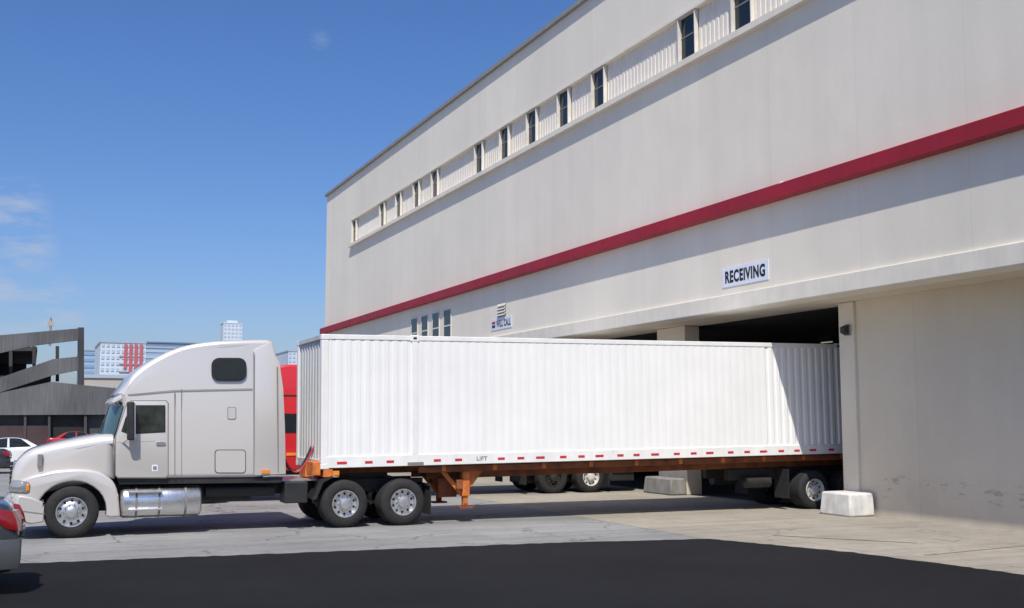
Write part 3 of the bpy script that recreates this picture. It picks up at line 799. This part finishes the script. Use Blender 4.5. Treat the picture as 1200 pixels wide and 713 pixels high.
# ------------------------------------------------------------------ red truck behind
YR = 32.0; YRF = 34.5; YRC = 33.25
Q = thing('red_truck', 'bright red long truck mostly hidden behind the white container', 'truck', (9, YRC, 0))
dx = .55
cp = [(3.0, .55), (2.95, 1.4), (3.2, 1.7), (4.2, 1.88), (4.9, 1.95), (5.25, 2.8), (5.3, 3.0), (5.45, 3.55), (5.75, 3.84), (6.3, 3.92), (8.3, 3.92), (8.4, 3.85), (8.4, .9), (4.9, .85), (4.6, .95)]
m = MB(); m.solid([(x + dx, z) for x, z in cp], YR + .05, YRF - .05, .08, 4); m.build('cab', M['red_paint'], Q, ang=.6)
for s_ in (-1, 1):
    yo = YR + .05 if s_ < 0 else YRF - .05
    MB().prism_y([(5.55 + dx, 1.95), (7.0 + dx, 1.95), (7.0 + dx, 2.5), (5.75 + dx, 2.5)], yo + s_ * .012, yo).build('door_window', M['glass'], Q, False)
    MB().prism_y([(5.25 + dx, .95), (5.27 + dx, .95), (5.52 + dx, 2.55), (5.5 + dx, 2.55)], yo + s_ * .006, yo).build('panel_seam', M['seam'], Q, False)
    MB().box(5.6 + dx, 8.3 + dx, min(yo + s_ * .010, yo), max(yo + s_ * .010, yo), 3.0, 3.04).build('panel_seam', M['seam'], Q, False)
    MB().box(6.25 + dx, 6.6 + dx, min(yo + s_ * .02, yo), max(yo + s_ * .02, yo), 1.3, 1.38).build('marker_light', M['amber'], Q, False)
    MB().box(5.0, 17.0, YRC + s_ * .43 - .04, YRC + s_ * .43 + .04, .72, 1.0).build('frame_rail', M['frame'], Q, False)
    wheel(Q, 4.6, YR if s_ < 0 else YRF, .5, .5, .3, 'steer', s_)
    wheel(Q, 15.3, YR + .05 if s_ < 0 else YRF - .05, .5, .5, .54, 'drive', s_, 'frame')
    wheel(Q, 16.6, YR if s_ < 0 else YRF, .5, .5, .56, 'drive', s_, 'hub_white')
    y0 = YR if s_ < 0 else YRF - .6
    MB().box(17.25, 17.27, y0, y0 + .6, .2, 1.0).build('mud_flap', M['rubber'], Q, False)
    MB().box(14.3, 14.32, y0, y0 + .6, .3, 1.0).build('mud_flap', M['rubber'], Q, False)
    MB().box(14.35, 17.2, y0 + .1, y0 + .5, .98, 1.09).build('wheel_guard', M['frame'], Q, False)
    ys_ = YR + .02 if s_ < 0 else YRF - .10
    MB().box(17.4, 18.2, ys_, ys_ + .08, .70, .86).build('side_guard', M['rail_white'], Q, False)
MB().prism_y([(4.9 + dx, 1.98), (5.24 + dx, 2.78), (5.20 + dx, 2.82), (4.86 + dx, 2.02)], YR + .25, YRF - .25).build('windshield', M['glass_green'], Q, False)
MB().box(9.2, 18.3, YR + .02, YRF - .02, 1.1, 3.95).build('cargo_box', M['white_paint'], Q, False, bevel=.04)
MB().box(17.35, 18.25, YR + .12, YRF - .12, .35, 1.05).build('tail_frame', M['frame'], Q, False, bevel=.03)
MB().box(14.5, 17.0, YR + .7, YRF - .7, .3, .75).build('axle_housing', M['frame'], Q, False, bevel=.06)
MB().box(2.8 + dx, 3.1 + dx, YR + .05, YRF - .05, .35, .75).build('bumper', M['chrome'], Q, False, bevel=.05)

# ------------------------------------------------------------------ cars
def arc(cx, cz, r, a0, a1, n=9):
    return [(cx + r * math.cos(RAD(a0 + (a1 - a0) * i / n)), cz + r * math.sin(RAD(a0 + (a1 - a0) * i / n))) for i in range(n + 1)]
def car(name, label, cat, loc, rot, paint, zs=1.0, group=None, bump='bumper_grey'):
    t = thing(name, label, cat, (0, 0, 0), group)
    rw = .33 * zs; ra = .385 * zs
    top = smooth_pts([(-.02, .50 * zs), (0, .60 * zs), (-.05, .78 * zs), (-.10, .93 * zs), (-.20, 1.03 * zs), (-.45, 1.065 * zs), (-1.1, 1.04 * zs), (-2.2, 1.0 * zs), (-3.2, .99 * zs), (-4.1, .86 * zs), (-4.55, .72 * zs), (-4.7, .5 * zs)], 3)
    gh = smooth_pts([(-.62, 1.03 * zs), (-1.0, 1.25 * zs), (-1.35, 1.40 * zs), (-1.8, 1.46 * zs), (-2.3, 1.44 * zs), (-2.7, 1.32 * zs), (-3.35, .98 * zs)], 3)
    roof = smooth_pts([(-1.25, 1.37 * zs), (-1.5, 1.445 * zs), (-1.9, 1.475 * zs), (-2.3, 1.455 * zs), (-2.55, 1.39 * zs)], 3)
    pill = ([(-.62, 1.03), (-.95, 1.03), (-1.45, 1.42), (-1.2, 1.36)], [(-1.95, 1.02), (-2.05, 1.02), (-2.05, 1.45), (-1.97, 1.45)], [(-3.32, 1.0), (-3.2, 1.0), (-2.5, 1.4), (-2.6, 1.38)])
    wz = rw
    xr, xfw = -1.0, -3.78
    bot = [(-4.66, .26 * zs), (-4.3, .2 * zs), (xfw - ra, .2 * zs)] + arc(xfw, wz, ra, 180, 0) + [(xfw + ra, .2 * zs), (xr - ra, .2 * zs)] + arc(xr, wz, ra, 180, 0) + [(xr + ra, .22 * zs), (-.12, .27 * zs)]
    def cmod(v):
        e = abs(v.y) / .9
        k = 1 - .10 * sm((-v.x - 3.9) / .8) - .07 * sm((v.x + .5) / .5) - (.05 * sm((v.z - .8 * zs) / .4))
        xx = v.x - .10 * (e ** 4) * sm((v.x + .5) / .5) + .18 * (e ** 4) * sm((-v.x - 4.0) / .7)
        return Vector((xx, v.y * k, v.z))
    MB().solid(top + bot, -.9, .9, .10, 5, cmod).build('body', paint, t, ang=.7)
    def gmod(v):
        zz = (v.z - 1.0 * zs) / .5
        return Vector((v.x, v.y * (1 - .16 * max(0, zz)), v.z))
    MB().solid(gh, -.80, .80, .06, 3, gmod).build('window_glass', M['glass'], t)
    MB().solid(roof + [(roof[-1][0] + .02, roof[-1][1] - .05), (roof[0][0] - .02, roof[0][1] - .05)], -.72, .72, .03, 3, gmod).build('roof', paint, t)
    for pl in pill:
        for s_ in (-1, 1):
            m = MB(); m.prism_y([(x, z * zs) for x, z in pl], s_ * .808, s_ * .74)
            m.v = [tuple(gmod(Vector(v))) for v in m.v]; m.build('pillar', paint, t, False)
    MB().box(-4.3, -.3, -.72, .72, .25 * zs, .75 * zs).build('underbody', M['black'], t, False)
    for x in (xr, xfw):
        for s_ in (-1, 1):
            wheel(t, x, s_ * .89, rw, rw, .22, 'car', s_)
    def lp(pts, y0, y1, nm, mt):
        m = MB(); m.solid(pts, y0, y1, .015, 2, cmod); m.build(nm, M[mt], t)
    for s_ in (-1, 1):
        pts = [(x * 1.0, z * zs) for x, z in ((-.025, .74), (-.058, .86), (-.12, .965), (-.30, .99), (-.46, .95), (-.36, .86), (-.22, .77))]
        a, b_ = (-.915, -.52) if s_ < 0 else (.52, .915)
        lp([(x + .03, z) for x, z in pts], a, b_, 'tail_light', 'red_lens')
        lp([(-4.66, .62 * zs), (-4.5, .75 * zs), (-4.2, .8 * zs), (-4.3, .66 * zs)], a, b_, 'headlight', 'lamp_lens')
    lp([(.03, .30 * zs), (.045, .42 * zs), (.045, .60 * zs), (.02, .645 * zs), (-.30, .645 * zs), (-.55, .66 * zs), (-.60, .60 * zs), (-.57, .30 * zs)], -.912, .912, 'bumper', bump)
    lp([(.035, .66 * zs), (.02, .69 * zs), (-.2, .69 * zs), (-.2, .66 * zs)], -.8, .8, 'bumper_gap', 'seam')
    t.location = loc; t.rotation_euler = (0, 0, rot)
    return t
car('parked_car', 'dark grey sedan at the near left with its red tail light showing', 'car', (.02, 17.15, .008), 0, M['car_grey'], 1.13)
car('parked_car', 'white car parked far off beyond the nose of the white truck', 'car', (1.1, 60, 0), 0, M['lot_white'], 1.0, None, 'lot_white')
gx_, gy_ = ground(13, 556)
car('parked_car', 'charcoal car parked in front of the far white car', 'car', (gx_, gy_ + 1.2, 0), 0, M['car_dark'], 1.0, None, 'car_dark')
car('parked_car', 'red car parked far back before the dark garage', 'car', (1.0, 84, 0), RAD(180), M['car_red'], 1.05, None, 'car_red')

# ------------------------------------------------------------------ parking garage
G = thing('parking_garage', 'shadowed concrete parking garage with angular open ramps at the far left', 'building', (-5, 104, 0))
gp = lambda px, py: onY(px, py, 100)
def gpoly(l, y0, y1, nm, mt): return MB().prism_y([gp(*p) for p in l], y0, y1).build(nm, M[mt], G, False)
gpoly([(-300, 396), (0, 393), (98, 384.5), (98.5, 398), (40, 405), (0, 414), (-300, 426)], 100, 100.5, 'top_parapet', 'garage')
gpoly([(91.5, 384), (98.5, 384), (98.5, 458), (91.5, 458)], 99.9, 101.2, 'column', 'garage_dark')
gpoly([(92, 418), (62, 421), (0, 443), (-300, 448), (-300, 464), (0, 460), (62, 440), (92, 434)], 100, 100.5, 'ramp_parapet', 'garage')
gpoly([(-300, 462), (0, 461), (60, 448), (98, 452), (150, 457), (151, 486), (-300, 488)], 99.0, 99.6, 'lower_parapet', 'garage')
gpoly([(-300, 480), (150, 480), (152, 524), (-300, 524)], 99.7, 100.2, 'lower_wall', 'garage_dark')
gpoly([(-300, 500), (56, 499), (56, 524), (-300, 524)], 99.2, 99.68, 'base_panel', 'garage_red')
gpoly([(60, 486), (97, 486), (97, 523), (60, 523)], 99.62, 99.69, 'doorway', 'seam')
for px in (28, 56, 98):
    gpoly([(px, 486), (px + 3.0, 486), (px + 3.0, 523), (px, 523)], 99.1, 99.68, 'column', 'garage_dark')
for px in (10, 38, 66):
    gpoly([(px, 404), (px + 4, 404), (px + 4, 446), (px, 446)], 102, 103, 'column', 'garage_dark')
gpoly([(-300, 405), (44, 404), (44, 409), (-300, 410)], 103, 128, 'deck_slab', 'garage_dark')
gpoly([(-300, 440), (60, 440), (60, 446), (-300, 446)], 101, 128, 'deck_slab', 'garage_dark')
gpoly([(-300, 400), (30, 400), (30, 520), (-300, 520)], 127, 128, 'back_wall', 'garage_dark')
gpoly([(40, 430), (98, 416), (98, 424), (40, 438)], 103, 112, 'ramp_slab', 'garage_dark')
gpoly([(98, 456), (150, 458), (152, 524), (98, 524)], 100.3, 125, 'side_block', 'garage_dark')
x_, z_ = gp(60, 384)
mst = thing('antenna_mast', 'thin antenna mast rising from the top of the dark garage', 'antenna', (x_, 104, gp(60, 392)[1]))
MB().cyl((x_, 104, gp(60, 402)[1]), (x_, 104, gp(60, 368)[1]), .10, 6).build('pole', M['cap'], mst)
MB().box(x_ - .25, x_ + .25, 103.9, 104.1, gp(60, 378)[1], gp(60, 372)[1]).build('panel', M['b_tan'], mst, False)

# ------------------------------------------------------------------ far city
def city(name, label, Y, depth, px0, px1, pytop, wall, rows=0, cols=0, win='b_win', extra=None, wf=.55, minf=.35, roofm='b_grey', grp=None):
    x0, zt = onY(px0, pytop, Y); x1, _ = onY(px1, pytop, Y)
    t = thing(name, label, 'building', ((x0 + x1) / 2, Y, 0), grp)
    MB().box(x0, x1, Y, Y + depth, 0, zt).build('wall', M[wall], t, False)
    MB().box(x0 - .2, x1 + .2, Y - .2, Y + depth + .2, zt + .01, zt + .5).build('roof', M[roofm], t, False)
    fh = zt / max(rows, 1) if rows else 0
    for r in range(rows):
        za = fh * r + fh * .3
        if za < zt * minf: continue
        if cols == 0:
            MB().box(x0 + .3, x1 - .3, Y - .15, Y - .01, za, za + fh * wf).build('window_band', M[win], t, False)
        else:
            for c in range(cols):
                cw = (x1 - x0) / cols
                MB().box(x0 + cw * (c + .22), x0 + cw * (c + .78), Y - .15, Y - .01, za, za + fh * wf).build('window', M[win], t, False)
    if extra: extra(t, x0, x1, zt)
    return t
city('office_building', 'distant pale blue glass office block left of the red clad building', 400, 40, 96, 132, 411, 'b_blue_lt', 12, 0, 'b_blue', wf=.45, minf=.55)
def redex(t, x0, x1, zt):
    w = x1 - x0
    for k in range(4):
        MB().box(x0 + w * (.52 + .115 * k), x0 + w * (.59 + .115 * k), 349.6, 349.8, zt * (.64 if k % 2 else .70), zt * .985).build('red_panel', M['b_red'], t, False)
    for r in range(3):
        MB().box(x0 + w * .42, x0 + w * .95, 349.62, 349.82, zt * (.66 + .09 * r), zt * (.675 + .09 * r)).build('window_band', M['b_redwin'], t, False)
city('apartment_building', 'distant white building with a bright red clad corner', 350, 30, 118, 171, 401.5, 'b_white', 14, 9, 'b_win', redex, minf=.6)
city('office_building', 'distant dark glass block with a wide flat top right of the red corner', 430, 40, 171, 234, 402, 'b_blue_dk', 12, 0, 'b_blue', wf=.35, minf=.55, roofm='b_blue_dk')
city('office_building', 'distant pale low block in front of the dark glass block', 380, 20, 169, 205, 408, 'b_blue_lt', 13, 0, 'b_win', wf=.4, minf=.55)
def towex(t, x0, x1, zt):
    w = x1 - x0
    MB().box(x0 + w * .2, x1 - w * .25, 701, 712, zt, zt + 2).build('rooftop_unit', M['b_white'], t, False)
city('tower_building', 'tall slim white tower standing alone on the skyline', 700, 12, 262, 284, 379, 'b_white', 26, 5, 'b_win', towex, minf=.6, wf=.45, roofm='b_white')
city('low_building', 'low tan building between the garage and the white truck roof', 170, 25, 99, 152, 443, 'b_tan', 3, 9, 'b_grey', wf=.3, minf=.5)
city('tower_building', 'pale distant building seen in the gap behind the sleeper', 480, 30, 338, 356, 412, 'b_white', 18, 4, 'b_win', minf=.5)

# ------------------------------------------------------------------ light, sky, camera
L = Vector((.80, 1.6, -2.61)).normalized()
sun = bpy.data.lights.new('sun', 'SUN'); sun.energy = 5.0; sun.angle = RAD(.5); sun.color = (1, .955, .87)
so = bpy.data.objects.new('sun', sun); COL.objects.link(so); so.rotation_euler = L.to_track_quat('-Z', 'Y').to_euler(); so.location = (-20, -40, 60)
wd = bpy.data.worlds.new('World'); S.world = wd; wd.use_nodes = True
nt = wd.node_tree; bg = nt.nodes['Background']
sky = nt.nodes.new('ShaderNodeTexSky'); sky.sky_type = 'NISHITA'; sky.sun_disc = False
sky.sun_elevation = math.asin(-L.z); sky.sun_rotation = math.atan2(-L.x, -L.y)
sky.air_density = 1.0; sky.dust_density = 1.3; sky.ozone_density = 2.6
gen = nt.nodes.new('ShaderNodeTexCoord').outputs['Generated']
tint = nd(nt, 'ShaderNodeMixRGB', {0: 1.0, 1: sky.outputs[0], 2: (.88, .94, 1.17, 1)}, blend_type='MULTIPLY')
cn = noise(nt, mapv(nt, gen, (18, 18, 60)), 1.0, 7, .58, .2)
cl = mr(nt, cn, .44, .66, 0, 1)
facs = None
for (px, py, a, amp) in ((6, 250, .9992, 1), (30, 289, .9996, 1), (0, 358, .9990, 1), (50, 366, .9993, 1), (-160, 320, .994, 1), (375, 46, .99994, .45)):
    dp = nd(nt, 'ShaderNodeVectorMath', {0: gen, 1: tuple(ray(px, py).normalized())}, operation='DOT_PRODUCT').outputs['Value']
    k = mr(nt, dp, a, a + (1 - a) * .9, 0, amp)
    facs = k if facs is None else mth(nt, 'MAXIMUM', facs, k)
fac = mul(nt, cl, facs, .62)
mix = nd(nt, 'ShaderNodeMixRGB', {0: fac, 1: tint.outputs[0], 2: (4.6, 5.0, 5.9, 1)})
hs = nd(nt, 'ShaderNodeHueSaturation', {'Saturation': 1.14, 'Value': 1.0, 'Color': mix.outputs[0]})
nt.links.new(hs.outputs[0], bg.inputs['Color'])
bg.inputs['Strength'].default_value = .111

cam = bpy.data.cameras.new('camera'); cam.lens = 36 * F / 1200; cam.sensor_width = 36; cam.clip_end = 6000; cam.clip_start = .1
co = bpy.data.objects.new('camera', cam); COL.objects.link(co)
co.location = (0, 0, HC); co.rotation_euler = (RAD(90) + TILT, 0, -YAW)
S.camera = co
S.view_settings.view_transform = 'Standard'; S.view_settings.look = 'None'; S.view_settings.exposure = 0
